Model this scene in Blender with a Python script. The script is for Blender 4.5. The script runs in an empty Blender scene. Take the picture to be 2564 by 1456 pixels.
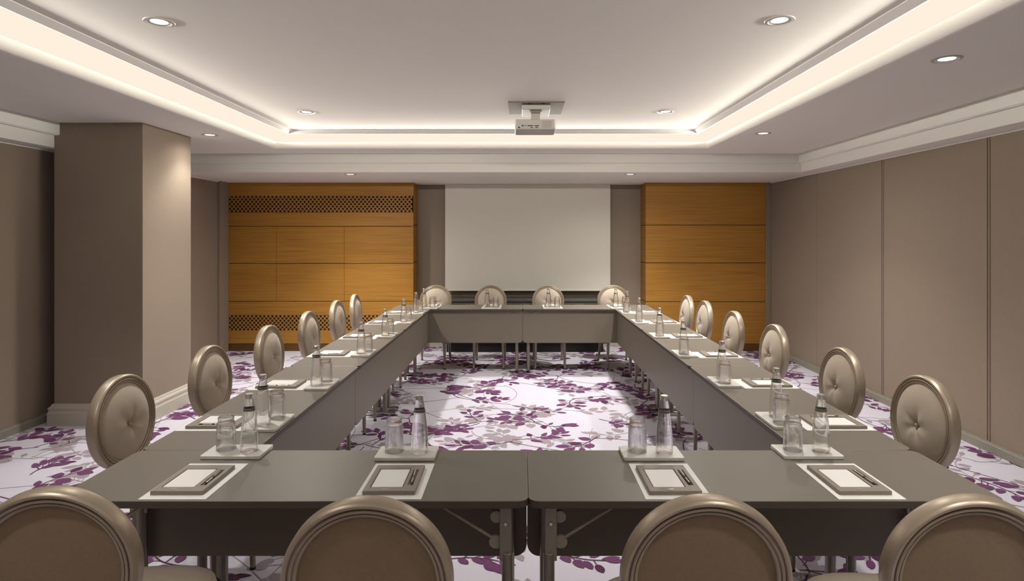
import bpy, bmesh, math, random
from mathutils import Vector, Matrix
random.seed(7)
SC = bpy.context.scene
COL = SC.collection
PI = math.pi
R = math.radians

# ------------------------------------------------------------------ helpers
def link(o, parent=None):
    COL.objects.link(o)
    if parent is not None:
        o.parent = parent
    return o

def obj(name, bm, mats, parent=None, smooth=False, bevel=0.0, loc=None, rz=0.0):
    me = bpy.data.meshes.new(name)
    bmesh.ops.recalc_face_normals(bm, faces=bm.faces)
    bm.to_mesh(me); bm.free()
    for m in (mats if isinstance(mats, (list, tuple)) else [mats]):
        me.materials.append(m)
    if smooth:
        me.polygons.foreach_set('use_smooth', [True] * len(me.polygons))
        if smooth != 'all':
            try:
                me.set_sharp_from_angle(angle=R(35))
            except Exception:
                pass
    o = bpy.data.objects.new(name, me)
    if loc: o.location = loc
    o.rotation_euler = (0, 0, rz)
    link(o, parent)
    if bevel:
        b = o.modifiers.new('bevel', 'BEVEL'); b.width = bevel; b.segments = 2
        b.limit_method = 'ANGLE'; b.angle_limit = R(40)
    return o

def thing(name, label, cat, loc=(0, 0, 0), rz=0.0, group=None):
    o = bpy.data.objects.new(name, None); COL.objects.link(o)
    o.empty_display_size = 0.1
    o.location = loc; o.rotation_euler = (0, 0, rz)
    return tag(o, label, cat, group)

def tag(o, label, cat, group=None):
    o['label'] = label; o['category'] = cat
    if group: o['group'] = group
    return o

def struct(o, label=None):
    o['kind'] = 'structure'
    if label: o['label'] = label
    return o

def dup(root, loc, rz, label, group=None):
    r = root.copy(); COL.objects.link(r)
    r.location = loc; r.rotation_euler = (0, 0, rz)
    r['label'] = label
    if group: r['group'] = group
    for ch in list(root.children):
        c = ch.copy(); COL.objects.link(c); c.parent = r
        for g in list(ch.children):
            d = g.copy(); COL.objects.link(d); d.parent = c
    return r

def box(bm, x0, x1, y0, y1, z0, z1, mi=0):
    v = [bm.verts.new((x, y, z)) for z in (z0, z1) for y in (y0, y1) for x in (x0, x1)]
    for q in ((0, 2, 3, 1), (4, 5, 7, 6), (0, 1, 5, 4), (1, 3, 7, 5), (3, 2, 6, 7), (2, 0, 4, 6)):
        bm.faces.new([v[i] for i in q]).material_index = mi

def prism(bm, pts, z0, z1, mi=0):
    """pts: xy outline, extruded in z"""
    a = [bm.verts.new((x, y, z0)) for x, y in pts]
    b = [bm.verts.new((x, y, z1)) for x, y in pts]
    n = len(pts)
    bm.faces.new(a).material_index = mi; bm.faces.new(b).material_index = mi
    for i in range(n):
        bm.faces.new((a[i], a[(i + 1) % n], b[(i + 1) % n], b[i])).material_index = mi

def prism_y(bm, pts, y0, y1, mi=0):
    """pts: xz outline, extruded in y"""
    a = [bm.verts.new((x, y0, z)) for x, z in pts]
    b = [bm.verts.new((x, y1, z)) for x, z in pts]
    n = len(pts)
    bm.faces.new(a).material_index = mi; bm.faces.new(b).material_index = mi
    for i in range(n):
        bm.faces.new((a[i], a[(i + 1) % n], b[(i + 1) % n], b[i])).material_index = mi

def rrect(x0, x1, y0, y1, r, n=6, corners=(1, 1, 1, 1)):
    pts = []
    for k, (cx, cy, a0) in enumerate(((x1 - r, y1 - r, 0), (x0 + r, y1 - r, 90), (x0 + r, y0 + r, 180), (x1 - r, y0 + r, 270))):
        if corners[k]:
            for i in range(n + 1):
                a = R(a0 + 90 * i / n)
                pts.append((cx + r * math.cos(a), cy + r * math.sin(a)))
        else:
            a = R(a0 + 45); s = 1.41421356
            pts.append((cx + r * s * math.cos(a), cy + r * s * math.sin(a)))
    return pts

def lathe(bm, prof, seg=32, cx=0, cy=0, z0=0, mi=0, squash=None):
    rings = []
    for r, z in prof:
        if r < 1e-6:
            rings.append([bm.verts.new((cx, cy, z0 + z))])
        else:
            rings.append([bm.verts.new((cx + r * math.cos(2 * PI * i / seg), cy + r * math.sin(2 * PI * i / seg), z0 + z)) for i in range(seg)])
    for a, b in zip(rings, rings[1:]):
        for i in range(seg):
            j = (i + 1) % seg
            if len(a) == 1 and len(b) == 1: continue
            if len(a) == 1: f = bm.faces.new((a[0], b[i], b[j]))
            elif len(b) == 1: f = bm.faces.new((a[i], a[j], b[0]))
            else: f = bm.faces.new((a[i], a[j], b[j], b[i]))
            f.material_index = mi

def tube(bm, path, radii, seg=14, mi=0, flat=1.0):
    """round tube along a list of points; flat squashes the local y"""
    P = [Vector(p) for p in path]
    if not isinstance(radii, (list, tuple)): radii = [radii] * len(P)
    rings = []
    up = None
    for i, p in enumerate(P):
        d = (P[min(i + 1, len(P) - 1)] - P[max(i - 1, 0)]).normalized()
        if up is None:
            up = Vector((0, 1, 0)) if abs(d.y) < .9 else Vector((1, 0, 0))
        s = d.cross(up).normalized(); t = s.cross(d).normalized()
        rings.append([bm.verts.new(p + s * radii[i] * math.cos(2 * PI * k / seg) + t * radii[i] * flat * math.sin(2 * PI * k / seg)) for k in range(seg)])
    for a, b in zip(rings, rings[1:]):
        for k in range(seg):
            bm.faces.new((a[k], a[(k + 1) % seg], b[(k + 1) % seg], b[k])).material_index = mi
    bm.faces.new(rings[0]).material_index = mi; bm.faces.new(rings[-1]).material_index = mi

def cells(bm, xs, ys, hs, z0=0.0, mi=0):
    """block whose top is a grid of flat cells of different heights (trays, recesses); hs[j][i]"""
    nx, ny = len(xs) - 1, len(ys) - 1
    def quad(*p):
        bm.faces.new([bm.verts.new(q) for q in p]).material_index = mi
    for j in range(ny):
        for i in range(nx):
            x0, x1, y0, y1, h = xs[i], xs[i + 1], ys[j], ys[j + 1], hs[j][i]
            quad((x0, y0, h), (x1, y0, h), (x1, y1, h), (x0, y1, h))
            hr = hs[j][i + 1] if i + 1 < nx else z0
            hb = hs[j + 1][i] if j + 1 < ny else z0
            if abs(hr - h) > 1e-7: quad((x1, y0, hr), (x1, y1, hr), (x1, y1, h), (x1, y0, h))
            if abs(hb - h) > 1e-7: quad((x0, y1, hb), (x1, y1, hb), (x1, y1, h), (x0, y1, h))
            if i == 0: quad((x0, y0, z0), (x0, y1, z0), (x0, y1, h), (x0, y0, h))
            if j == 0: quad((x0, y0, z0), (x1, y0, z0), (x1, y0, h), (x0, y0, h))
    quad((xs[0], ys[0], z0), (xs[-1], ys[0], z0), (xs[-1], ys[-1], z0), (xs[0], ys[-1], z0))
    bmesh.ops.remove_doubles(bm, verts=bm.verts, dist=1e-6)

def BM(): return bmesh.new()

# ------------------------------------------------------------------ materials
def mat(name, col, rough=.6, metal=0.0, spec=.5, noise=0.0, nscale=40.0, nstretch=(1, 1, 1), bump=0.0, bscale=None, col2=None, sheen=0.0):
    m = bpy.data.materials.new(name); m.use_nodes = True
    nt = m.node_tree; N = nt.nodes; L = nt.links
    b = N['Principled BSDF']
    b.inputs['Roughness'].default_value = rough
    b.inputs['Metallic'].default_value = metal
    b.inputs['Specular IOR Level'].default_value = spec
    if sheen: b.inputs['Sheen Weight'].default_value = sheen
    tc = N.new('ShaderNodeTexCoord'); mp = N.new('ShaderNodeMapping')
    mp.inputs['Scale'].default_value = nstretch
    L.new(tc.outputs['Object'], mp.inputs['Vector'])
    nz = N.new('ShaderNodeTexNoise'); nz.inputs['Scale'].default_value = nscale; nz.inputs['Detail'].default_value = 4
    L.new(mp.outputs['Vector'], nz.inputs['Vector'])
    mx = N.new('ShaderNodeMix'); mx.data_type = 'RGBA'
    c1 = tuple(col); c2 = tuple(col2) if col2 else tuple(max(0, c * (1 - noise)) for c in col)
    mx.inputs['A'].default_value = (*c1, 1); mx.inputs['B'].default_value = (*c2, 1)
    L.new(nz.outputs['Fac'], mx.inputs['Factor'])
    L.new(mx.outputs['Result'], b.inputs['Base Color'])
    if bump:
        bp = N.new('ShaderNodeBump'); bp.inputs['Strength'].default_value = bump; bp.inputs['Distance'].default_value = .002
        n2 = nz
        if bscale:
            n2 = N.new('ShaderNodeTexNoise'); n2.inputs['Scale'].default_value = bscale; n2.inputs['Detail'].default_value = 2
            L.new(mp.outputs['Vector'], n2.inputs['Vector'])
        L.new(n2.outputs['Fac'], bp.inputs['Height']); L.new(bp.outputs['Normal'], b.inputs['Normal'])
    return m

def weave(name, col, col2, scale=700.0, rough=.9):
    """woven cloth: two crossed wave bands plus slubs"""
    m = bpy.data.materials.new(name); m.use_nodes = True
    nt = m.node_tree; N = nt.nodes; L = nt.links; b = N['Principled BSDF']
    b.inputs['Roughness'].default_value = rough; b.inputs['Specular IOR Level'].default_value = .25
    b.inputs['Sheen Weight'].default_value = .15
    tc = N.new('ShaderNodeTexCoord')
    fac = []
    for st in ((1, 1, 14), (16, 12, 1)):
        mp = N.new('ShaderNodeMapping'); mp.inputs['Scale'].default_value = st
        L.new(tc.outputs['Object'], mp.inputs['Vector'])
        nz = N.new('ShaderNodeTexNoise'); nz.inputs['Scale'].default_value = scale / 14; nz.inputs['Detail'].default_value = 3
        L.new(mp.outputs['Vector'], nz.inputs['Vector']); fac.append(nz)
    ad = N.new('ShaderNodeMath'); ad.operation = 'MULTIPLY_ADD'; ad.inputs[1].default_value = .5
    hf = N.new('ShaderNodeMath'); hf.operation = 'MULTIPLY'; hf.inputs[1].default_value = .5
    L.new(fac[1].outputs['Fac'], hf.inputs[0])
    L.new(fac[0].outputs['Fac'], ad.inputs[0]); L.new(hf.outputs[0], ad.inputs[2])
    rp = N.new('ShaderNodeValToRGB')
    rp.color_ramp.elements[0].position = .32; rp.color_ramp.elements[0].color = (*col2, 1)
    rp.color_ramp.elements[1].position = .66; rp.color_ramp.elements[1].color = (*col, 1)
    L.new(ad.outputs[0], rp.inputs['Fac']); L.new(rp.outputs['Color'], b.inputs['Base Color'])
    bp = N.new('ShaderNodeBump'); bp.inputs['Strength'].default_value = .25; bp.inputs['Distance'].default_value = .001
    L.new(ad.outputs[0], bp.inputs['Height']); L.new(bp.outputs['Normal'], b.inputs['Normal'])
    return m

def wood(name, c_dark, c_mid, c_light, rough=.42):
    m = bpy.data.materials.new(name); m.use_nodes = True
    nt = m.node_tree; N = nt.nodes; L = nt.links; b = N['Principled BSDF']
    b.inputs['Roughness'].default_value = rough; b.inputs['Specular IOR Level'].default_value = .3
    tc = N.new('ShaderNodeTexCoord')
    outs = []
    for st, sc, det in (((.45, .45, 34), 3.2, 6), ((1.2, 1.2, 150), 3.0, 3), ((.35, .35, .9), 2.2, 2)):
        mp = N.new('ShaderNodeMapping'); mp.inputs['Scale'].default_value = st
        L.new(tc.outputs['Object'], mp.inputs['Vector'])
        nz = N.new('ShaderNodeTexNoise'); nz.inputs['Scale'].default_value = sc; nz.inputs['Detail'].default_value = det
        L.new(mp.outputs['Vector'], nz.inputs['Vector']); outs.append(nz.outputs['Fac'])
    def ma(op, a, v):
        n = N.new('ShaderNodeMath'); n.operation = op; L.new(a, n.inputs[0])
        if isinstance(v, float): n.inputs[1].default_value = v
        else: L.new(v, n.inputs[1])
        return n.outputs[0]
    s = ma('ADD', ma('ADD', ma('MULTIPLY', outs[0], .5), ma('MULTIPLY', outs[1], .35)), ma('MULTIPLY', outs[2], .2))
    rp = N.new('ShaderNodeValToRGB'); cr = rp.color_ramp
    cr.elements[0].position = .36; cr.elements[0].color = (*c_dark, 1)
    cr.elements[1].position = .70; cr.elements[1].color = (*c_light, 1)
    e = cr.elements.new(.52); e.color = (*c_mid, 1)
    L.new(s, rp.inputs['Fac']); L.new(rp.outputs['Color'], b.inputs['Base Color'])
    return m

def emit(name, col, strength):
    m = bpy.data.materials.new(name); m.use_nodes = True
    nt = m.node_tree; N = nt.nodes; L = nt.links
    N.remove(N['Principled BSDF'])
    e = N.new('ShaderNodeEmission'); e.inputs['Color'].default_value = (*col, 1); e.inputs['Strength'].default_value = strength
    L.new(e.outputs[0], N['Material Output'].inputs['Surface'])
    return m

def glass(name, ior, clear=.45, tint=(.97, .98, .97)):
    m = bpy.data.materials.new(name); m.use_nodes = True
    nt = m.node_tree; N = nt.nodes; L = nt.links
    b = N['Principled BSDF']
    b.inputs['Base Color'].default_value = (*tint, 1)
    b.inputs['Transmission Weight'].default_value = 1.0
    b.inputs['Roughness'].default_value = .01
    b.inputs['IOR'].default_value = ior
    t = N.new('ShaderNodeBsdfTransparent'); t.inputs['Color'].default_value = (*tint, 1)
    lw = N.new('ShaderNodeLayerWeight'); lw.inputs['Blend'].default_value = .35
    rp = N.new('ShaderNodeMapRange'); rp.inputs['From Min'].default_value = 0.0; rp.inputs['From Max'].default_value = .8
    rp.inputs['To Min'].default_value = 1 - clear; rp.inputs['To Max'].default_value = 1.0
    L.new(lw.outputs['Facing'], rp.inputs['Value'])
    mx = N.new('ShaderNodeMixShader')
    L.new(rp.outputs['Result'], mx.inputs['Fac'])
    L.new(t.outputs[0], mx.inputs[1]); L.new(b.outputs[0], mx.inputs[2])
    L.new(mx.outputs[0], N['Material Output'].inputs['Surface'])
    return m

M = dict(
    ceiling=mat('ceiling_paint', (.89, .872, .806), .9, spec=.1, noise=.02, nscale=2),
    wall=weave('wall_cloth', (.315, .25, .19), (.275, .215, .16), 500),
    wall_dark=weave('niche_cloth', (.36, .295, .235), (.32, .26, .205), 500),
    trimgrey=mat('skirting_paint', (.30, .275, .225), .5, noise=.05),
    trimwhite=mat('white_trim_paint', (.56, .52, .44), .45, noise=.04),
    wood=wood('oak_veneer', (.29, .130, .020), (.42, .202, .036), (.52, .268, .056)),
    wooddark=mat('dark_wood', (.15, .070, .015), .5, noise=.3, nscale=8, nstretch=(1, 1, 20)),
    black=mat('hole_black', (.012, .006, .004), .9, noise=.2),
    screen=mat('screen_vinyl', (.83, .80, .71), .8, spec=.15, noise=.02, nscale=3),
    laminate=mat('table_laminate', (.192, .170, .140), .40, spec=.34, noise=.05, nscale=3, bump=.015, bscale=500),
    edge=mat('table_edge', (.080, .065, .050), .5, noise=.06),
    panel=mat('modesty_laminate', (.215, .186, .142), .45, spec=.35, noise=.05, nscale=4),
    metal=mat('table_leg_metal', (.27, .245, .20), .36, metal=.55, noise=.08),
    chrome=mat('chrome', (.75, .73, .69), .16, metal=1.0, noise=.03),
    rubber=mat('black_rubber', (.018, .016, .014), .6, noise=.2),
    brace=mat('brace_steel', (.33, .29, .24), .45, metal=.4, noise=.06),
    gold=mat('champagne_paint', (.50, .42, .325), .36, metal=.42, spec=.5, noise=.10, nscale=18, col2=(.43, .355, .27)),
    chairleg=mat('chair_leg_paint', (.34, .29, .23), .36, metal=.35, noise=.1),
    seatrail=mat('seat_rail', (.10, .078, .056), .45, noise=.1),
    cloth=weave('chair_cloth', (.61, .52, .425), (.53, .445, .355), 900),
    clothback=weave('chair_back_cloth', (.36, .265, .17), (.28, .20, .125), 900),
    paper=mat('white_paper', (.93, .92, .89), .85, spec=.2, noise=.02),
    leather=mat('taupe_leather', (.285, .245, .20), .5, noise=.08, nscale=60, bump=.1, bscale=900),
    emboss=mat('embossed_plate', (.46, .40, .33), .35, metal=.5, noise=.05),
    pen=mat('pen_steel', (.40, .37, .33), .25, metal=1.0, noise=.05),
    pendark=mat('pen_black', (.03, .027, .025), .3, noise=.1),
    marble=mat('marble', (.93, .91, .87), .3, spec=.5, nscale=22, col2=(.76, .73, .68), nstretch=(1, .4, 1)),
    water=glass('bottle_glass', 1.34, .68, (1, 1, 1)),
    tumbler=glass('tumbler_glass', 1.45, .70, (1, 1, 1)),
    cap=mat('cap_aluminium', (.74, .72, .68), .3, metal=.85, noise=.05),
    collar=mat('bottle_collar', (.22, .21, .19), .4, metal=.4, noise=.05),
    white=mat('white_plastic', (.52, .485, .44), .4, noise=.03),
    greyplate=mat('lift_plate', (.17, .148, .125), .7, noise=.05),
    charcoal=mat('console_laminate', (.085, .080, .072), .5, noise=.1, nscale=6),
    lamp=emit('lamp_glow', (1.0, .97, .92), 6.0),
    cove=emit('cove_glow', (1.0, .862, .718), .95),
    fwhite=mat('carpet_ground', (.73, .705, .815), .98, spec=.05, noise=.10, nscale=240, bump=.25, bscale=700),
    fgrey=mat('carpet_grey_leaf', (.42, .36, .40), .98, spec=.05, noise=.14, nscale=260, bump=.25, bscale=700),
    fpurple=mat('carpet_purple_leaf', (.20, .082, .185), .98, spec=.05, noise=.22, nscale=260, bump=.25, bscale=700),
    fplum=mat('carpet_plum_leaf', (.14, .050, .118), .98, spec=.05, noise=.22, nscale=260, bump=.25, bscale=700),
)

# ------------------------------------------------------------------ room constants
XL, XR = -4.02, 3.42
YB, YN = 8.19, 8.55          # face of the wood, back of the niche
Z1, Z2, Z3 = 2.515, 2.307, 2.665   # lower ceiling, bulkhead, raised centre
NX0, NX1 = -1.463, 1.714
YF = -1.6                    # wall behind the camera
OX0, OX1, OY0, OY1 = -2.61, 1.985, -.5, 6.43    # opening of the cove

# ------------------------------------------------------------------ floor with its woven leaves
def build_floor():
    bm = BM()
    def face(pts, z, mi):
        bm.faces.new([bm.verts.new((x, y, z)) for x, y in pts]).material_index = mi
    face([(XL - .1, YF - .1), (XR + .1, YF - .1), (XR + .1, YN + .1), (XL - .1, YN + .1)], 0, 0)
    zc = [0.0]
    rnd = random.Random(21)
    def inside(x, y): return XL < x < XR and .2 < y < YN - .02
    def leaf(x, y, a, l, w, base, mi):
        if not inside(x + l * math.cos(a), y + l * math.sin(a)) or not inside(x, y): return
        z = base + rnd.random() * .0004
        n = 7; pts = []
        ca, sa = math.cos(a), math.sin(a)
        fat = rnd.uniform(.75, 1.25)
        for s in (1, -1):
            rng = range(0, n + 1) if s == 1 else range(n - 1, 0, -1)
            for i in rng:
                t = i / n
                h = s * w * .5 * (math.sin(PI * t ** .8) ** .75) * (1 + .12 * math.sin(5 * t + x * 9)) if 0 < i < n else 0
                pts.append((x + ca * l * t - sa * h, y + sa * l * t + ca * h))
        face(pts, z, mi)
    def stem(p, w, base, mi):
        for (x0, y0), (x1, y1) in zip(p, p[1:]):
            if not (inside(x0, y0) and inside(x1, y1)): continue
            d = math.hypot(x1 - x0, y1 - y0) or 1e-6
            nx, ny = -(y1 - y0) / d * w / 2, (x1 - x0) / d * w / 2
            face([(x0 + nx, y0 + ny), (x0 - nx, y0 - ny), (x1 - nx, y1 - ny), (x1 + nx, y1 + ny)], base, mi)
    def sprig(x, y, a, size, n, base, mi, mi2):
        p = [(x, y)]; da = rnd.uniform(-.14, .14)
        k = 11; step = size / k
        for i in range(k):
            a += da + rnd.uniform(-.05, .05)
            x += math.cos(a) * step; y += math.sin(a) * step
            p.append((x, y))
        stem(p, .007, base + .0006, mi2)
        for i in range(n):
            t = .30 + .70 * (i + rnd.random() * .6) / n
            j = min(int(t * k), k - 1)
            px, py = p[j]
            dirn = math.atan2(p[j + 1][1] - py, p[j + 1][0] - px)
            side = 1 if i % 2 else -1
            la = dirn + side * rnd.uniform(.35, 1.35)
            off = rnd.uniform(.0, .06)
            sx, sy = px + math.cos(la) * off, py + math.sin(la) * off
            if off > .03: stem([(px, py), (sx, sy)], .005, base + .0006, mi2)
            l = rnd.uniform(.068, .125); w = l * rnd.uniform(.42, .72)
            leaf(sx, sy, la + rnd.uniform(-.3, .3), l, w, base, mi if rnd.random() < .8 else mi2)
        leaf(p[-1][0], p[-1][1], a, .09, .045, base, mi)
    def cluster(x, y, base, mi, mi2, big):
        a0 = rnd.uniform(0, 2 * PI)
        m = rnd.choice((2, 3, 3)) if big else rnd.choice((1, 2, 2))
        for q in range(m):
            sprig(x + rnd.uniform(-.04, .04), y + rnd.uniform(-.04, .04), a0 + q * 2 * PI / m * rnd.uniform(.55, 1.0), rnd.uniform(.26, .46), rnd.randint(6, 10), base, mi, mi2)
        if rnd.random() < .55:   # a long bare stem wandering off
            a = a0 + rnd.uniform(2, 4); px, py = x, y; p = [(px, py)]
            c = rnd.uniform(-.12, .12)
            for i in range(12):
                a += c; px += math.cos(a) * .06; py += math.sin(a) * .06; p.append((px, py))
            stem(p, .006, base + .0006, mi2)
    g = .56
    nx, ny = int((XR - XL) / g) + 2, int(YN / g) + 2
    for j in range(ny):
        for i in range(nx):
            x = XL + (i + (.5 if j % 2 else 0)) * g + rnd.uniform(-.15, .15)
            y = .1 + j * g + rnd.uniform(-.15, .15)
            cluster(x, y, .0024, 2, 3, rnd.random() < .62)
            if rnd.random() < .95:
                cluster(x + rnd.uniform(.16, .40), y + rnd.uniform(.10, .38), .0008, 1, 1, rnd.random() < .5)
    me = bpy.data.meshes.new('floor')
    bm.normal_update()
    for f in bm.faces:
        if f.normal.z < 0: f.normal_flip()
    bm.to_mesh(me); bm.free()
    for k in ('fwhite', 'fgrey', 'fpurple', 'fplum'): me.materials.append(M[k])
    o = bpy.data.objects.new('floor', me); link(o)
    struct(o, 'pale lilac carpet with scattered purple and grey leaf sprigs')
build_floor()

# ------------------------------------------------------------------ walls
def wall_box(name, x0, x1, y0, y1, z0, z1, m, label):
    bm = BM(); box(bm, x0, x1, y0, y1, z0, z1)
    return struct(obj(name, bm, m), label)

wl = wall_box('wall_left', XL - .12, XL, YF, YN + .1, 0, Z3 + .1, M['wall'], 'taupe cloth wall behind the square pillar')
wf = wall_box('wall_front', XL - .12, XR + .12, YF - .12, YF, 0, Z3 + .1, M['wall'], 'taupe cloth wall behind the viewer')
wall_box('wall_back', NX0 - .05, NX1 + .05, YN, YN + .1, 0, Z3 + .1, M['wall_dark'], 'dark taupe recess wall behind the projection screen')

# right wall: sliding partition panels with fine joints
bm = BM()
joints = [XR]
ys = [YF, 1.84, 3.11, 4.377, 5.656, 6.914, YB + .2]
for a, b in zip(ys, ys[1:]):
    box(bm, XR, XR + .12, a + .002, b - .002, 0, Z3 + .1)
box(bm, XR + .012, XR + .13, YF, YB + .2, 0, Z3 + .1)
wr = struct(obj('wall_right', bm, M['wall'], bevel=.0015), 'taupe cloth partition wall with fine upright panel joints')
for yj in (4.377, 5.656):
    bm = BM()
    box(bm, XR - .007, XR + .02, yj - .018, yj - .006, .075, Z2)
    box(bm, XR - .007, XR + .02, yj + .006, yj + .018, .075, Z2)
    obj('panel_joint', bm, M['wall'], wr, bevel=.003)

# corner post right and jamb left of the wood cladding
def corner(name, x0, x1, y0, y1, label):
    bm = BM(); box(bm, x0, x1, y0, y1, 0, Z2)
    return struct(obj(name, bm, M['wall'], bevel=.006), label)
corner('trim_1', 3.352, XR, YB - .02, YB + .1, 'narrow taupe upright strip between oak wall and partition wall')
corner('trim_2', XL, XL + .035, 7.955, YB - .005, 'taupe upright jamb strip beside the oak wall near the pillar')

# baseboards
def base_y(name, x, sgn, y0, y1, h, m, label, deep=.014):
    bm = BM()
    pr = [(0, 0), (deep, 0), (deep, h * .78), (deep * .6, h * .86), (deep * .55, h), (0, h)]
    prism_y(bm, [(x + sgn * a, b) for a, b in pr], y0, y1)
    return struct(obj(name, bm, m), label)
base_y('baseboard_right', XR, -1, YF, YB - .02, .075, M['trimgrey'], 'low grey skirting under the partition wall', .022)
base_y('baseboard_left', XL, 1, YF, 7.955, .075, M['trimgrey'], 'low grey skirting under the wall behind the pillar', .022)
bm = BM()
pr = [(YN, 0), (YN - .022, 0), (YN - .022, .085), (YN - .013, .098), (YN - .012, .112), (YN, .112)]
a = [bm.verts.new((NX0, y, z)) for y, z in pr]; b = [bm.verts.new((NX1, y, z)) for y, z in pr]
for i in range(len(pr)):
    bm.faces.new((a[i], a[(i + 1) % len(pr)], b[(i + 1) % len(pr)], b[i]))
struct(obj('baseboard_back', bm, M['trimwhite']), 'pale skirting along the recess behind the console')

# square pillar
PX0, PX1, PY0, PY1 = -3.877, -3.14, 4.98, 5.71
bm = BM(); box(bm, PX0, PX1, PY0, PY1, 0, Z1)
col = struct(obj('pillar', bm, M['wall'], bevel=.004), 'square taupe pillar with tall moulded base')
bm = BM()
prof = [(.034, 0), (.034, .105), (.028, .112), (.026, .128), (.031, .136), (.029, .150), (.016, .160), (.012, .174), (0, .180)]
rings = []
for d, z in prof:
    d += .0
    rings.append([bm.verts.new(p) for p in ((PX0 - d, PY0 - d, z), (PX1 + d, PY0 - d, z), (PX1 + d, PY1 + d, z), (PX0 - d, PY1 + d, z))])
for a, b in zip(rings, rings[1:]):
    for i in range(4):
        bm.faces.new((a[i], a[(i + 1) % 4], b[(i + 1) % 4], b[i]))
obj('pillar_base', bm, M['trimwhite'], col)

# ------------------------------------------------------------------ oak cladding
GAP = .004
def clad(name, x0, x1, rows, label, verts=(), bands=()):
    root = bpy.data.objects.new(name, None); COL.objects.link(root); struct(root, label)
    root.location = (0, 0, 0)
    # dark backing board
    bm = BM(); box(bm, x0 + (.02 if x0 > 0 else 0), x1 - (.02 if x1 < 0 else 0), YB + .0165, YN + .05, 0, Z2 + .05)
    obj('backing', bm, M['wooddark'], root)
    for z0, z1, cuts in rows:
        xs = [x0] + list(cuts) + [x1]
        for a, b in zip(xs, xs[1:]):
            bm = BM(); box(bm, a + GAP / 2, b - GAP / 2, YB, YB + .016, z0 + GAP, z1 - GAP)
            obj('oak_panel', bm, M['wood'], root, bevel=.0015)
    return root

VL = (-3.336, -2.408)
left = clad('wall_back_left', XL, NX0, [(.682, 1.201, VL), (1.201, 1.709, VL), (1.709, 1.900, ()), (2.122, Z2 + .01, ()), (.490, .682, ()), (.10, .285, ())],
            'honey oak wall cladding with two bands of round vent holes')
right = clad('wall_back_right', NX1, 3.352, [(.10, .677, ()), (.677, 1.207, ()), (1.207, 1.725, ()), (1.725, Z2 + .01, ())],
             'plain honey oak wall cladding beside the partition wall')
for z0, z1 in ((1.900, 2.122), (.285, .490)):
    bm = BM(); box(bm, XL + GAP / 2, NX0 - GAP / 2, YB + .001, YB + .015, z0 - GAP * .5, z1 + GAP * .5)
    rows, n = 7, 46
    dx = (NX0 - XL - .02) / n; dz = (z1 - z0 - .028) / (rows - 1)
    for j in range(rows):
        z = z0 + .014 + j * dz
        for i in range(n if j % 2 == 0 else n):
            x = XL + .022 + (i + (.5 if j % 2 else 0)) * dx
            if x > NX0 - .012: continue
            r = .0155
            bm.faces.new([bm.verts.new((x + r * math.cos(2 * PI * k / 10), YB + .0004, z + r * math.sin(2 * PI * k / 10))) for k in range(10)]).material_index = 1
    obj('vent_grille', bm, [M['wood'], M['black']], left)
for root, xa, xb in ((left, XL, NX0), (right, NX1, 3.352)):
    bm = BM(); box(bm, xa, xb, YB + .006, YB + .02, 0, .10)
    obj('kickboard', bm, M['wooddark'], root)
# returns into the niche
for root, x, s in ((left, NX0, -1), (right, NX1, 1)):
    zs = (.10, .677, 1.207, 1.725, Z2 + .02)
    for a, b in zip(zs, zs[1:]):
        bm = BM(); box(bm, min(x, x + s * .016), max(x, x + s * .016), YB + .001, YN, a + GAP, b - GAP)
        obj('oak_return', bm, M['wood'], root)

# ------------------------------------------------------------------ ceilings
bm = BM()
t = .02
EX0, EX1, EY0 = XL - .1, XR + .1, YF - .1
box(bm, EX0, OX0 - .046, EY0, YN + .1, Z1, Z1 + t)
box(bm, OX1 + .046, EX1, EY0, YN + .1, Z1, Z1 + t)
box(bm, OX0 - .046, OX1 + .046, OY1 + .046, YN + .1, Z1, Z1 + t)
box(bm, OX0 - .046, OX1 + .046, EY0, OY0 - .046, Z1, Z1 + t)
ceil = struct(obj('ceiling', bm, M['ceiling']), 'lower plaster ceiling around the lit cove')
# rounded lip of the cove
bm = BM()
lip = [(.046, Z1 - .0008)] + [(.046 - .046 * math.sin(R(q)), Z1 + .058 - .058 * math.cos(R(q)) - .0008 * math.cos(R(q))) for q in range(12, 91, 6)] + [(.001, Z1 + .064), (.006, Z1 + .068), (.040, Z1 + .068), (.044, Z1 + .060), (.044, Z1 + .019)]
rings = []
for d, z in lip:
    rings.append([bm.verts.new(p) for p in ((OX0 - d, OY0 - d, z), (OX1 + d, OY0 - d, z), (OX1 + d, OY1 + d, z), (OX0 - d, OY1 + d, z))])
for a, b in zip(rings, rings[1:]):
    for i in range(4):
        bm.faces.new((a[i], a[(i + 1) % 4], b[(i + 1) % 4], b[i]))
obj('cove_lip', bm, M['ceiling'], ceil, smooth=True)

# raised centre with its shallow drip edge
RX0, RX1, RY0, RY1 = -2.36, 1.79, -.26, 6.19
bm = BM()
pf = [(0, Z3), (.002, Z3 - .004), (.058, Z3 - .025), (.066, Z3 - .025), (.068, Z3 + .06), (.40, Z3 + .10)]
rings = []
for d, z in pf:
    rings.append([bm.verts.new(p) for p in ((RX0 - d, RY0 - d, z), (RX1 + d, RY0 - d, z), (RX1 + d, RY1 + d, z), (RX0 - d, RY1 + d, z))])
bm.faces.new(rings[0])
for a, b in zip(rings, rings[1:]):
    for i in range(4):
        bm.faces.new((a[i], a[(i + 1) % 4], b[(i + 1) % 4], b[i]))
bm.faces.new(rings[-1])
struct(obj('ceiling_centre', bm, M['ceiling']), 'raised middle ceiling with shallow downturned edge')

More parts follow.
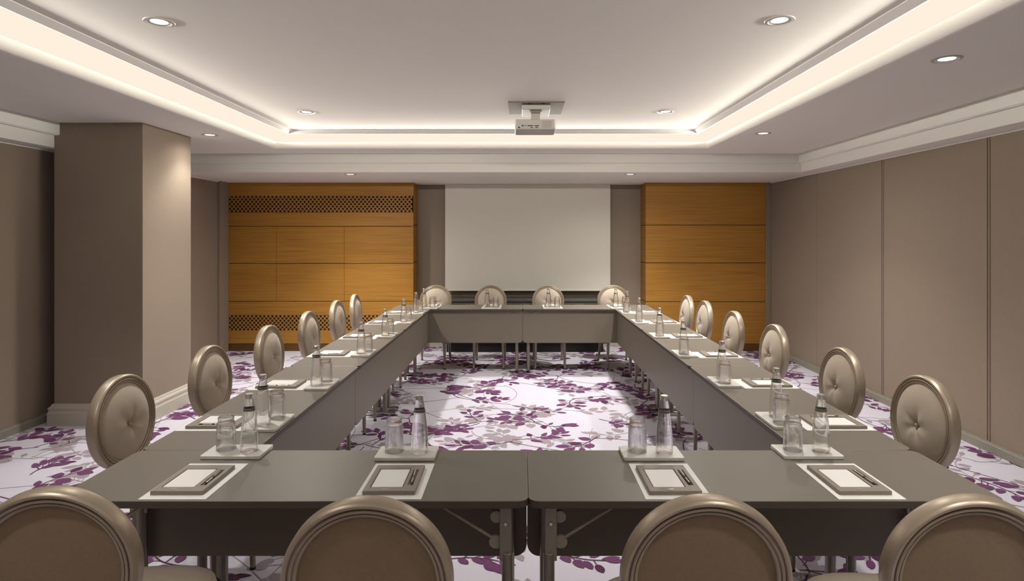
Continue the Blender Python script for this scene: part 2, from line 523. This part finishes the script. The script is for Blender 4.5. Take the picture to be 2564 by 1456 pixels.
# glowing strip round the cove
bm = BM()
d = .10
cv = [(.05, Z1 + .022), (d + .02, Z1 + .03), (d + .03, Z1 + .12), (d + .01, Z1 + .20), (d - .06, Z1 + .225)]
rings = []
for e, z in cv:
    rings.append([bm.verts.new(p) for p in ((OX0 - e, OY0 - e, z), (OX1 + e, OY0 - e, z), (OX1 + e, OY1 + e, z), (OX0 - e, OY1 + e, z))])
for a, b in zip(rings, rings[1:]):
    for i in range(4):
        bm.faces.new((a[i], a[(i + 1) % 4], b[(i + 1) % 4], b[i]))
cl = obj('cove_light', bm, M['cove'])
tag(cl, 'continuous warm glowing light strip running round the ceiling cove', 'ceiling light')

# bulkhead (dropped border) with a stepped face
bm = BM()
for dx, dy, z0, z1 in ((0, 0, 2.415, Z1 + .004), (.045, .04, Z2, 2.412)):
    xl, xr, yb = -3.83 - dx, 3.18 + dx, 6.84 + dy
    pts_l = (EX0, xl, EY0, YN + .1); box(bm, *pts_l, z0, z1)
    box(bm, xr, EX1, EY0, YN + .1, z0, z1)
    box(bm, xl, xr, yb, YN + .1, z0, z1)
# fine groove between the two steps
box(bm, EX0, -3.84, EY0, YN + .1, 2.409, 2.418); box(bm, 3.19, EX1, EY0, YN + .1, 2.409, 2.418); box(bm, -3.84, 3.19, 6.85, YN + .1, 2.409, 2.418)
struct(obj('ceiling_border', bm, M['ceiling'], bevel=.002), 'dropped plaster ceiling border with stepped face')
for nm, x0, x1, lab in (('trim_3', XR - .016, XR + .01, 'pale bead along the top of the partition wall'), ('trim_4', XL - .01, XL + .016, 'pale bead along the top of the wall behind the pillar')):
    bm = BM(); box(bm, x0, x1, YF, YB - .03, Z2 - .014, Z2 + .003)
    struct(obj(nm, bm, M['ceiling'], bevel=.003), lab)

# ------------------------------------------------------------------ downlights
def downlight(name, loc, label, first=[None]):
    if first[0] is None:
        t = thing('ceiling_downlight', label, 'ceiling light', loc, 0, 'recessed ceiling downlights')
        bm = BM(); lathe(bm, [(.052, .006), (.053, -.001), (.058, -.005), (.070, -.004), (.074, .001)], 36)
        obj('trim_ring', bm, M['white'], t, smooth=True)
        bm = BM(); lathe(bm, [(.0, -.001), (.035, -.001), (.053, .002)], 36)
        obj('lens', bm, M['lamp'], t, smooth=True)
        first[0] = t
        return t
    return dup(first[0], loc, 0, label)
DL = [
    ((-1.845, 3.06, Z3), 'round downlight in the middle ceiling, pillar side, nearest the camera'),
    ((1.315, 3.04, Z3), 'round downlight in the middle ceiling, partition wall side, nearest the camera'),
    ((-1.885, 5.28, Z3), 'round downlight in the middle ceiling, pillar side, nearer the screen'),
    ((1.275, 5.26, Z3), 'round downlight in the middle ceiling, partition wall side, nearer the screen'),
    ((2.275, 3.195, Z1), 'round downlight in the lower ceiling by the partition wall, nearest the camera'),
    ((2.225, 5.49, Z1), 'round downlight in the lower ceiling by the partition wall, nearer the screen'),
    ((-2.89, 5.576, Z1), 'round downlight in the lower ceiling beside the pillar'),
    ((-2.016, 7.10, Z2), 'round downlight in the dropped border before the vented oak wall'),
    ((1.30, 7.10, Z2), 'round downlight in the dropped border before the plain oak wall'),
]
WARM = (1.0, .955, .885)
def spot(loc, energy, angle=104, blend=.6, radius=.05):
    L = bpy.data.lights.new('downlight_lamp', 'SPOT'); L.energy = energy; L.color = WARM
    L.spot_size = R(angle); L.spot_blend = blend; L.shadow_soft_size = radius
    o = bpy.data.objects.new('downlight_lamp', L); link(o); o.location = (loc[0], loc[1], loc[2] - .02)
    return o
# (tight beam, wide spill) in watts, in the order of DL
POW = [(62, 8), (42, 8), (70, 98), (70, 98), (34, 14), (48, 36), (20, 14), (100, 52), (92, 52)]
for (loc, lab), (e1, e2) in zip(DL, POW):
    downlight('d', loc, lab)
    spot(loc, e1)
    spot(loc, e2, 168, 1.0)
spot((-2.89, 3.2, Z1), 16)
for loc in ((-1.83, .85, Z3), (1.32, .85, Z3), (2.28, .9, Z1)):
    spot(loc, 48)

# cove strip lamps sit in the trough behind the lip, shining up and inward
def cove_lamp(loc, yaw, sx, e, tilt, spread):
    L = bpy.data.lights.new('cove_lamp', 'AREA'); L.shape = 'RECTANGLE'; L.size = sx; L.size_y = .03
    L.energy = e; L.color = (1.0, .94, .85); L.spread = R(spread)
    o = bpy.data.objects.new('cove_lamp', L); link(o); o.location = loc
    o.rotation_mode = 'XYZ'; o.rotation_euler = (R(90 + tilt), 0, yaw)
cz = Z1 + .082; cd = .085
cx, cy, lx, ly = (OX0 + OX1) / 2, (OY0 + OY1) / 2, OX1 - OX0, OY1 - OY0
for px, py, yaw, ln, k in ((cx, OY1 + cd, PI, lx, 1.0), (cx, OY0 - cd, 0, lx, 1.0), (OX1 + cd, cy, PI / 2, ly, 1.45), (OX0 - cd, cy, -PI / 2, ly, 1.45)):
    cove_lamp((px, py, cz), yaw, ln, 6.5 * k, 22, 180)
    cove_lamp((px, py, cz), yaw, ln, 15 * k, 6, 55)

# ------------------------------------------------------------------ screen, console, projector
t = thing('hanging_projection_screen', 'large off-white pull-down projection screen in the recess', 'projection screen', (.103, 8.44, 0))
bm = BM(); box(bm, -1.163, 1.163, -.001, .001, .815, Z2 - .002)
obj('screen_fabric', bm, M['screen'], t)
bm = BM(); tube(bm, [(-1.166, 0, .808), (1.166, 0, .808)], .009, 12)
obj('weight_bar', bm, M['screen'], t, smooth=True)

t = thing('console', 'long low charcoal console on a dark plinth below the screen', 'console', (.06, 8.27, 0))
bm = BM(); box(bm, -1.10, 1.10, -.22, .22, .69, .715)
obj('console_top', bm, M['charcoal'], t, bevel=.003)
bm = BM(); box(bm, -1.115, 1.115, -.20, .22, .125, .69)
obj('carcass', bm, M['charcoal'], t, bevel=.002)
for a, b in ((-1.10, -.37), (-.36, .36), (.37, 1.10)):
    bm = BM(); box(bm, a, b, -.216, -.199, .14, .678)
    dd = obj('door', bm, M['charcoal'], t, bevel=.002)
    bm = BM(); box(bm, (a + b) / 2 - .06, (a + b) / 2 + .06, -.222, -.215, .650, .662)
    obj('handle', bm, M['metal'], dd)
bm = BM(); box(bm, -1.06, 1.06, -.15, .20, 0, .125)
obj('plinth', bm, M['rubber'], t)

t = thing('projector_mount', 'square grey ceiling plate with white hanging box carrying the projector', 'projector mount', (.13, 5.08, Z3))
bm = BM(); box(bm, -.23, .23, -.225, .235, -.012, .004)
obj('ceiling_plate', bm, M['greyplate'], t, bevel=.002)
for x in (-.055, .055):
    bm = BM(); lathe(bm, [(0, -.0135), (.015, -.0135), (.015, -.010)], 16, x, -.200)
    obj('screw_hole', bm, M['black'], t)
bm = BM(); box(bm, -.117, .117, -.145, .165, -.048, -.010)
obj('hanging_box', bm, M['white'], t, bevel=.004)
bm = BM(); box(bm, -.04, .04, .0, .05, -.1445, -.046); box(bm, -.05, .05, -.06, -.02, -.053, -.047)
obj('stem', bm, M['white'], t, bevel=.004)

t = thing('projector', 'white ceiling projector with socket panel facing the camera', 'projector', (.122, 5.0, 2.520))
bm = BM(); prism(bm, rrect(-.166, .166, -.14, .14, .02), -.082, 0)
obj('projector_body', bm, M['white'], t, bevel=.006)
bm = BM()
for x0, x1, z0, z1 in ((-.110, -.098, -.058, -.046), (-.090, -.084, -.055, -.048), (-.078, -.072, -.055, -.048), (-.064, -.018, -.056, -.049), (-.006, .028, -.057, -.049), (-.04, -.02, -.070, -.064), (0, .022, -.070, -.064)):
    box(bm, x0, x1, -.1412, -.1395, z0, z1)
lathe_pts = [(-.133 + .009 * math.cos(2 * PI * k / 12), -.066 + .006 * math.sin(2 * PI * k / 12)) for k in range(12)]
prism_y(bm, lathe_pts, -.1412, -.1395)
obj('socket_panel', bm, M['rubber'], t)
bm = BM()
for k in range(5):
    box(bm, .055, .13, -.1408, -.1395, -.066 + k * .012, -.062 + k * .012)
obj('air_vent', bm, M['leather'], t)
bm = BM(); lathe(bm, [(.034, 0), (.036, .012), (.028, .016), (0, .010)], 24)
o = obj('lens', bm, M['pendark'], t, smooth=True); o.rotation_euler = (R(-90), 0, 0); o.location = (-.08, .138, -.04)

# ------------------------------------------------------------------ chairs
def ell(th, rx, rz): return rx * math.cos(th), rz * math.sin(th)

def make_chair(label, loc, rz, group):
    t = thing('dining_chair', label, 'chair', loc, rz, group)
    A, B, ZC = .2025, .2025, .7525        # back oval
    lean = R(5)
    def place(x, y, z):                    # y along depth, z relative to oval centre
        return (x, y * math.cos(lean) - z * math.sin(lean), ZC + z * math.cos(lean) + y * math.sin(lean))
    # moulded ring: profile in (inset, depth)
    half = [(.000, .0125), (.0022, .0195), (.007, .0235), (.0125, .0235), (.0155, .0205), (.0165, .0165), (.0185, .0162), (.0195, .0205), (.0225, .0222), (.0260, .0205), (.0272, .0160), (.0290, .0155), (.0302, .0185), (.0335, .0190), (.0368, .0165), (.0385, .0110)]
    prof = [(q, -e) for q, e in half] + [(q, e) for q, e in reversed(half)]
    n = 72
    bm = BM(); rings = []
    for i in range(n):
        th = 2 * PI * i / n
        rings.append([bm.verts.new(place((A - a) * math.cos(th), d, (B - a) * math.sin(th))) for a, d in prof])
    for i in range(n):
        p, q = rings[i], rings[(i + 1) % n]
        for k in range(len(prof)):
            bm.faces.new((p[k], p[(k + 1) % len(prof)], q[(k + 1) % len(prof)], q[k]))
    back = obj('backrest', bm, M['gold'], t, smooth=True)
    # domed, buttoned cushion on the front (+y) and flat cloth on the rear
    ai = A - .0365
    bm = BM(); rows = 16; prev = None
    for j in range(rows + 1):
        s = 1 - j / rows
        ring = []
        for i in range(n):
            th = 2 * PI * i / n
            x, z = ai * s * math.cos(th), ai * s * math.sin(th)
            h = .012 + .034 * (1 - s ** 3.2)
            r = math.hypot(x, z + .015)
            h -= .024 * math.exp(-(r / .020) ** 2) + .010 * math.exp(-(r / .055) ** 2)
            fold = .0035 * math.exp(-(r / .085) ** 2) * math.cos(5 * math.atan2(z + .015, x))
            ring.append(bm.verts.new(place(x, h + fold * min(1, r / .02), z)))
        if prev:
            for i in range(n):
                bm.faces.new((prev[i], prev[(i + 1) % n], ring[(i + 1) % n], ring[i]))
        prev = ring
    bmesh.ops.remove_doubles(bm, verts=bm.verts, dist=1e-5)
    cush = obj('back_cushion', bm, M['cloth'], back, smooth='all')
    bm = BM(); bmesh.ops.create_uvsphere(bm, u_segments=14, v_segments=8, radius=.0085)
    for v in bm.verts: v.co.y *= .6
    o = obj('button', bm, M['cloth'], back, smooth=True); o.location = place(0, .029, -.015)
    bm = BM(); prev = None
    for j in range(5):
        s = 1 - j / 4
        ring = [bm.verts.new(place(ai * s * math.cos(2 * PI * i / n), -.010 - .003 * (1 - s * s), ai * s * math.sin(2 * PI * i / n))) for i in range(n)]
        if prev:
            for i in range(n): bm.faces.new((prev[i], prev[(i + 1) % n], ring[(i + 1) % n], ring[i]))
        prev = ring
    bmesh.ops.remove_doubles(bm, verts=bm.verts, dist=1e-5)
    obj('back_panel', bm, M['clothback'], back, smooth='all')
    # seat
    def seat_out(s, k=0):
        out = []
        for i in range(56):
            th = 2 * PI * i / 56
            c, sn = math.cos(th), math.sin(th)
            e = 2 / 2.7
            x = .212 * s * abs(c) ** e * (1 if c >= 0 else -1)
            y = .228 * s * abs(sn) ** e * (1 if sn >= 0 else -1)
            x *= 1 + .06 * (y / .228)
            out.append((x, y + .325))
        return out
    def loft(levels, cap=True):
        bm = BM(); prev = None
        for s, z in levels:
            ring = [bm.verts.new((x, y, z)) for x, y in seat_out(s)]
            if prev:
                for i in range(56): bm.faces.new((prev[i], prev[(i + 1) % 56], ring[(i + 1) % 56], ring[i]))
            else: first = ring
            prev = ring
        bm.faces.new(first); bm.faces.new(prev)
        return bm
    obj('seat_frame', loft([(.93, .372), (.97, .374), (1.0, .382), (1.045, .404), (1.035, .410), (1.045, .416), (1.04, .427), (1.0, .431), (.95, .431)]), M['seatrail'], t, smooth=True)
    obj('seat', loft([(.90, .424), (.975, .427), (.985, .440), (.965, .456), (.90, .467), (.75, .474), (.5, .478), (.2, .480)]), M['cloth'], t, smooth=True)
    # legs
    for s in (-1, 1):
        bm = BM(); tube(bm, [(s * .165, .488, .380), (s * .169, .490, .30), (s * .176, .495, .012)], [.021, .0185, .0125], 14)
        lg = obj('leg', bm, M['chairleg'], t, smooth=True)
        bm = BM(); lathe(bm, [(0, 0), (.013, 0), (.0135, .012), (0, .013)], 14, s * .176, .495)
        obj('foot', bm, M['rubber'], lg)
        bm = BM()
        tube(bm, [(s * .105, .012, .585), (s * .125, .025, .52), (s * .155, .06, .455), (s * .168, .088, .40), (s * .172, .065, .27), (s * .176, .01, .12), (s * .179, -.035, .012)], [.012, .015, .018, .020, .019, .016, .0125], 14)
        lg = obj('leg', bm, M['chairleg'], t, smooth=True)
        bm = BM(); lathe(bm, [(0, 0), (.013, 0), (.0135, .012), (0, .013)], 14, s * .179, -.036)
        obj('foot', bm, M['rubber'], lg)
    return t

ORD6 = ['nearest the camera', 'second from the camera', 'third from the camera', 'fourth from the camera', 'fifth from the camera', 'farthest from the camera']
ORD4 = ['pillar end', 'second from pillar', 'third from pillar', 'partition end']
# measured chair positions: (x, y) of the back oval
CH = {
    'near': [(-1.145, 1.475), (-.361, 1.419), (.441, 1.43), (1.07, 1.43)],
    'pillar': [(-1.755, 2.646), (-1.735, 3.363), (-1.73, 4.135), (-1.73, 4.915), (-1.755, 5.76), (-1.745, 6.36)],
    'partition': [(1.768, 2.63), (1.765, 3.30), (1.767, 4.18), (1.75, 4.93), (1.757, 5.73), (1.735, 6.26)],
    'screen': [(-1.067, 7.56), (-.374, 7.56), (.349, 7.56), (1.168, 7.56)],
}
ROT = {'near': 0, 'pillar': -PI / 2, 'partition': PI / 2, 'screen': PI}
DESC = {
    'near': 'oval-back beige chair seen from behind at the near table row, %s',
    'pillar': 'oval-back beige chair facing inward at the pillar-side table row, %s',
    'partition': 'oval-back buttoned chair facing inward at the partition-wall table row, %s',
    'screen': 'oval-back beige chair facing the camera before the screen, %s',
}
GRP = {'near': 'chairs along the near tables', 'pillar': 'chairs along the pillar-side tables', 'partition': 'chairs along the partition-wall tables', 'screen': 'chairs along the far tables'}
chair0 = None
TWIST = {('near', 0): R(4), ('near', 3): R(-2), ('screen', 3): R(4), ('pillar', 5): R(3)}
for row in ('near', 'pillar', 'partition', 'screen'):
    for k, (x, y) in enumerate(CH[row]):
        lab = DESC[row] % ((ORD4 if row in ('near', 'screen') else ORD6)[k])
        rz = ROT[row] + TWIST.get((row, k), 0)
        if chair0 is None: chair0 = make_chair(lab, (x, y, 0), rz, GRP[row])
        else: dup(chair0, (x, y, 0), rz, lab, GRP[row])

# ------------------------------------------------------------------ tables: 1.5 x 0.45 m
TL, TW, TH = 1.5, .45, .74
def table_shell(t, corners):
    # local: x along the length, user edge at -y, modesty panel at +y
    bm = BM(); prism(bm, rrect(-TL / 2 + .0003, TL / 2 - .0003, -TW / 2 + .0006, TW / 2 - .001, .035, 8, corners), TH - .024, TH)
    bm.normal_update()
    for f in bm.faces: f.material_index = 0 if f.normal.z > .5 or f.normal.z < -.5 else 1
    for f in bm.faces:
        if abs(f.calc_center_median().z - (TH - .012)) < .004: f.material_index = 1
    obj('tabletop', bm, [M['laminate'], M['edge']], t, bevel=.0025)
    bm = BM()
    pts = rrect(-TL / 2 + .0012, TL / 2 - .0012, .352, TH - .0245, .045, 8, (0, 0, 1, 1))
    prism_y(bm, pts, TW / 2 - .044, TW / 2 - .028)
    obj('modesty_panel', bm, M['panel'], t, bevel=.0015)

def folding_leg(t, x, y, inward):
    """square bracket, round tube, rubber foot, diagonal brace with its two discs"""
    bm = BM(); box(bm, x - .019, x + .019, y - .012, y + .012, .535, TH - .024)
    tube(bm, [(x + .006 * -inward, y, .56), (x + .006 * -inward, y, .022)], .0185, 16)
    lg = obj('leg', bm, M['metal'], t, smooth=True, bevel=.002)
    bm = BM(); lathe(bm, [(0, 0), (.020, 0), (.020, .022), (0, .0222)], 16, x - .006 * inward, y)
    obj('foot', bm, M['rubber'], lg)
    bm = BM()
    for z, r, dx in ((.672, .019, .030), (.592, .021, .032)):
        pts = [(x + inward * dx + r * math.cos(2 * PI * k / 18), z + r * math.sin(2 * PI * k / 18)) for k in range(18)]
        prism_y(bm, pts, y - .004, y + .006)
    tube(bm, [(x + inward * .045, y, .605), (x + inward * .205, y, TH - .034)], .005, 8)
    tube(bm, [(x + inward * .03, y + .05, .675), (x + inward * .12, y + .05, TH - .026)], .004, 8)
    tube(bm, [(x + inward * .19, y, TH - .031), (x + inward * .42, y, TH - .031)], .006, 8)
    obj('brace', bm, M['brace'], lg, smooth=True)
    bm = BM(); bmesh.ops.create_uvsphere(bm, u_segments=12, v_segments=6, radius=.0075)
    o = obj('bolt', bm, M['chrome'], lg, smooth=True); o.location = (x, y - .012, .652)

def folding_table(name, label, loc, rz, end, group):
    t = thing('meeting_table', label, 'table', loc, rz, group)
    table_shell(t, (1, 1, 1, 1))
    for x, inward in ((end * (TL / 2 - .072), -end), (-end * (TL / 2 - .065), end)):
        for y in (-TW / 2 + .045, TW / 2 - .075):
            folding_leg(t, x, y, inward)
    return t

def tfoot_table(label, loc, rz, group):
    t = thing('meeting_table', label, 'table', loc, rz, group)
    table_shell(t, (1, 1, 1, 1))
    for s in (-1, 1):
        x = s * (TL / 2 - .075)
        bm = BM()
        for y in (-.022, .062):
            tube(bm, [(x, y, .03), (x, y, TH - .026)], .0185, 14)
        lg = obj('leg', bm, M['metal'], t, smooth=True)
        bm = BM(); tube(bm, [(x, -.19, .022), (x, .155, .022)], .015, 12)
        ft = obj('foot_bar', bm, M['chrome'], lg, smooth=True)
        bm = BM()
        box(bm, x - .020, x + .020, .02, .165, .0, .038); box(bm, x - .020, x + .020, -.205, -.15, .0, .038)
        obj('foot_cap', bm, M['rubber'], ft, bevel=.004)
        bm = BM(); box(bm, x - .025, x + .025, -.16, .17, TH - .034, TH - .0242)
        obj('top_plate', bm, M['metal'], lg)
        bm = BM(); tube(bm, [(x - s * .02, .02, .60), (x - s * .20, .02, TH - .03)], .006, 8)
        obj('brace', bm, M['brace'], lg)
    return t

Y1, Y2 = 1.870, 2.320
CXT = .025
G1 = 'tables closing the near side'
folding_table('t', 'grey-brown folding meeting table of the near row, on the pillar side', (CXT - .75, (Y1 + Y2) / 2, 0), 0, 1, 'near tables')
folding_table('t', 'grey-brown folding meeting table of the near row, on the partition wall side', (CXT + .75, (Y1 + Y2) / 2, 0), 0, -1, 'near tables')
YS = [Y2, Y2 + 1.5, Y2 + 3.0]
TO = ['nearest the camera', 'in the middle of the row', 'farthest from the camera']
side0 = None
for k, y in enumerate(YS):
    loc = (CXT - 1.5 + TW / 2, y + .75, 0)
    lab = 'long grey-brown meeting table of the pillar-side row, ' + TO[k]
    if side0 is None: side0 = tfoot_table(lab, loc, -PI / 2, 'pillar-side tables')
    else: dup(side0, loc, -PI / 2, lab, 'pillar-side tables')
for k, y in enumerate(YS):
    dup(side0, (CXT + 1.5 - TW / 2, y + .75, 0), PI / 2, 'long grey-brown meeting table of the partition-wall row, ' + TO[k], 'partition-wall tables')
YT = Y2 + 4.5
folding_table('t', 'grey-brown meeting table before the screen, on the pillar side', (CXT - .75, YT + TW / 2, 0), PI, -1, 'far tables')
folding_table('t', 'grey-brown meeting table before the screen, on the partition wall side', (CXT + .75, YT + TW / 2, 0), PI, 1, 'far tables')

# ------------------------------------------------------------------ place settings
def proto_set():
    P = {}
    bm = BM(); box(bm, -.1065, .1065, -.1485, .1485, 0, .0010)
    P['placemat'] = (obj('paper_placemat', bm, M['paper']), 'placemat')
    t = thing('notepad_holder', 'notepad holder', 'notepad holder')
    xs = [-.084, -.066, .040, .052, .069, .084]; ys = [-.110, -.078, -.064, .066, .074, .110]
    lo, sl, hi = .0045, .0075, .013
    H = []
    for j in range(5):
        H.append([hi] * 5)
        if j in (1, 2, 3): H[j][1] = lo
        if j == 2: H[j][3] = sl
    bm = BM(); cells(bm, xs, ys, H)
    obj('holder_tray', bm, M['leather'], t, bevel=.0022)
    bm = BM(); prism(bm, rrect(-.026, -.004, -.101, -.094, .003, 4), hi - .0005, hi + .0008)
    obj('emblem_plate', bm, M['emboss'], t)
    P['holder'] = (t, 'notepad holder')
    bm = BM(); box(bm, -.0630, .0370, -.0750, .0710, .0047, .0112)
    P['notepad'] = (obj('notepad', bm, M['paper']), 'notepad')
    t = thing('ballpoint_pen', '', 'pen')
    bm = BM(); tube(bm, [(0, -.045, .004), (0, .055, .004), (0, .062, .004)], [.0042, .0042, .0034], 12)
    obj('barrel', bm, M['pen'], t, smooth=True)
    bm = BM(); tube(bm, [(0, -.060, .004), (0, -.045, .004)], [.0008, .0040], 12); tube(bm, [(0, -.004, .004), (0, .006, .004)], .0044, 12)
    obj('tip', bm, M['pendark'], t, smooth=True)
    bm = BM(); box(bm, -.0012, .0012, .012, .060, .0078, .0092); box(bm, -.0012, .0012, .054, .060, .004, .0090)
    obj('clip', bm, M['chrome'], t)
    P['pen'] = (t, 'pen')
    bm = BM(); prism(bm, rrect(-.112, .112, -.063, .063, .008, 5), 0, .013)
    P['coaster'] = (obj('marble_coaster', bm, M['marble'], bevel=.002), 'coaster')
    # upside-down tumbler
    bm = BM()
    lathe(bm, [(.0350, 0), (.0350, .004), (.0335, .075), (.0325, .100), (.0285, .106), (.0280, .112), (.0295, .120), (.0275, .1235), (.018, .1225), (0, .1215)], 32)
    bmi = [(.0350, 0), (.0330, .0005), (.0318, .075), (.0305, .094), (.0270, .1015), (0, .1035)]
    lathe(bm, bmi, 32)
    bmesh.ops.remove_doubles(bm, verts=bm.verts, dist=1e-6)
    P['tumbler'] = (obj('tumbler', bm, M['tumbler'], smooth=True), 'glass')
    # water bottle
    t = thing('water_bottle', '', 'bottle')
    bm = BM()
    lathe(bm, [(0, .003), (.022, .0005), (.0285, .0), (.0312, .006), (.0318, .022), (.0312, .050), (.0290, .085), (.0255, .120), (.0215, .148), (.0200, .156), (.0196, .162), (.0172, .176), (.0150, .190), (.0138, .201), (.0132, .204), (0, .204)], 36)
    obj('bottle_glass', bm, M['water'], t, smooth=True)
    bm = BM(); lathe(bm, [(.0204, .153), (.0216, .154), (.0212, .162), (.0198, .163)], 36)
    obj('collar', bm, M['collar'], t, smooth=True)
    bm = BM(); lathe(bm, [(0, .2172), (.0125, .2170), (.0145, .2150), (.0148, .2010), (.0136, .1985), (.0133, .1985)], 28)
    obj('cap', bm, M['cap'], t, smooth=True)
    P['bottle'] = (t, 'bottle')
    return P

PS = proto_set()
used = {k: False for k in PS}
def put(kind, loc, rz, label, group):
    o, cat = PS[kind]
    if not used[kind]:
        used[kind] = True
        o.location = loc; o.rotation_euler = (0, 0, rz)
        return tag(o, label, cat, group)
    n = dup(o, loc, rz, label, group)
    return n

ROWN = {'near': 'near table row', 'pillar': 'pillar-side table row', 'partition': 'partition-wall table row', 'screen': 'table row before the screen'}
LAB = {
    'placemat': 'white paper placemat on the %s, place %s',
    'holder': 'taupe notepad holder on the %s, place %s',
    'notepad': 'blank white notepad on the %s, place %s',
    'pen': 'slim metal pen on the %s, place %s',
    'coaster': 'white marble coaster tile on the %s, place %s',
    'tumbler': 'upside-down clear tumbler on the %s, place %s',
    'bottle': 'clear silver-capped water bottle, %s, place %s',
}
# mat centre (x,y) and coaster centre (x,y) as measured
SET = {
    'near': [((-1.095, 2.030), (-1.078, 2.283)), ((-.418, 2.030), (-.428, 2.266)), ((.500, 2.030), (.493, 2.266)), ((1.107, 2.030), (1.090, 2.283))],
    'pillar': [((-1.321, 2.650), (-1.098, 2.640)), ((-1.321, 3.328), (-1.098, 3.320)), ((-1.321, 4.213), (-1.102, 4.22)), ((-1.321, 4.930), (-1.102, 4.975)), ((-1.321, 5.738), (-1.098, 5.77)), ((-1.321, 6.476), (-1.100, 6.467))],
    'partition': [((1.371, 2.656), (1.150, 2.672)), ((1.371, 3.361), (1.146, 3.377)), ((1.371, 4.18), (1.146, 4.197)), ((1.371, 4.967), (1.148, 4.967)), ((1.371, 5.779), (1.148, 5.779)), ((1.371, 6.50), (1.150, 6.50))],
    'screen': [((-1.06, 7.112), (-1.06, 6.888)), ((-.334, 7.112), (-.334, 6.888)), ((.372, 7.112), (.372, 6.888)), ((1.147, 7.112), (1.147, 6.888))],
}
rj = random.Random(5)
E = .0003
for row in SET:
    rz0 = ROT[row]
    for k, (m, c) in enumerate(SET[row]):
        pos = (ORD4 if row in ('near', 'screen') else ORD6)[k]
        g = lambda kind: 'one per seat: ' + kind
        def w(lx, ly, base):
            ca, sa = math.cos(rz0), math.sin(rz0)
            return base[0] + lx * ca - ly * sa, base[1] + lx * sa + ly * ca
        def L(kind): return LAB[kind] % (ROWN[row], pos)
        put('placemat', (m[0], m[1], TH + E), rz0, L('placemat'), 'paper placemats')
        x, y = w(-.004, -.008, m); jr = rz0 + rj.uniform(-.012, .012)
        zh = TH + E + .0012
        put('holder', (x, y, zh), jr, L('holder'), 'notepad holders')
        put('notepad', (x, y, zh + E), jr, L('notepad'), 'notepads')
        px, py = w(.0605, 0, (x, y))
        put('pen', (px, py, zh + .0075), jr + R(2), L('pen'), 'pens')
        put('coaster', (c[0], c[1], TH + E), rz0, L('coaster'), 'marble coasters')
        zt = TH + E + .0133
        gx, gy = w(-.050, .010 + rj.uniform(-.006, .006), c)
        put('tumbler', (gx, gy, zt), rz0 + rj.uniform(0, 3), L('tumbler'), 'upside-down tumblers')
        bx, by = w(.048, -.012 + rj.uniform(-.006, .006), c)
        put('bottle', (bx, by, zt), rz0 + rj.uniform(0, 3), L('bottle'), 'water bottles')

# ------------------------------------------------------------------ world, camera, view
wd = bpy.data.worlds.new('room_air'); SC.world = wd; wd.use_nodes = True
wd.node_tree.nodes['Background'].inputs['Color'].default_value = (1, .92, .83, 1)
wd.node_tree.nodes['Background'].inputs['Strength'].default_value = .05

cam = bpy.data.cameras.new('camera'); co = bpy.data.objects.new('camera', cam); link(co)
co.location = (0, 0, 1.567); co.rotation_euler = (R(90), 0, 0)
cam.sensor_width = 36; cam.lens = 1500 / 2564 * 36
cam.shift_x = -21 / 2564; cam.shift_y = -135 / 2564
cam.clip_start = .05
SC.camera = co

SC.view_settings.view_transform = 'Standard'
SC.view_settings.look = 'None'
SC.view_settings.exposure = 0.08
SC.cycles.use_denoising = True
SC.cycles.max_bounces = 8
SC.cycles.diffuse_bounces = 3
SC.cycles.glossy_bounces = 3
SC.cycles.transmission_bounces = 7
SC.cycles.transparent_max_bounces = 12
SC.cycles.caustics_reflective = False
SC.cycles.caustics_refractive = False
SC.cycles.sample_clamp_indirect = 4.0
SC.cycles.use_adaptive_sampling = True
SC.cycles.adaptive_threshold = .05
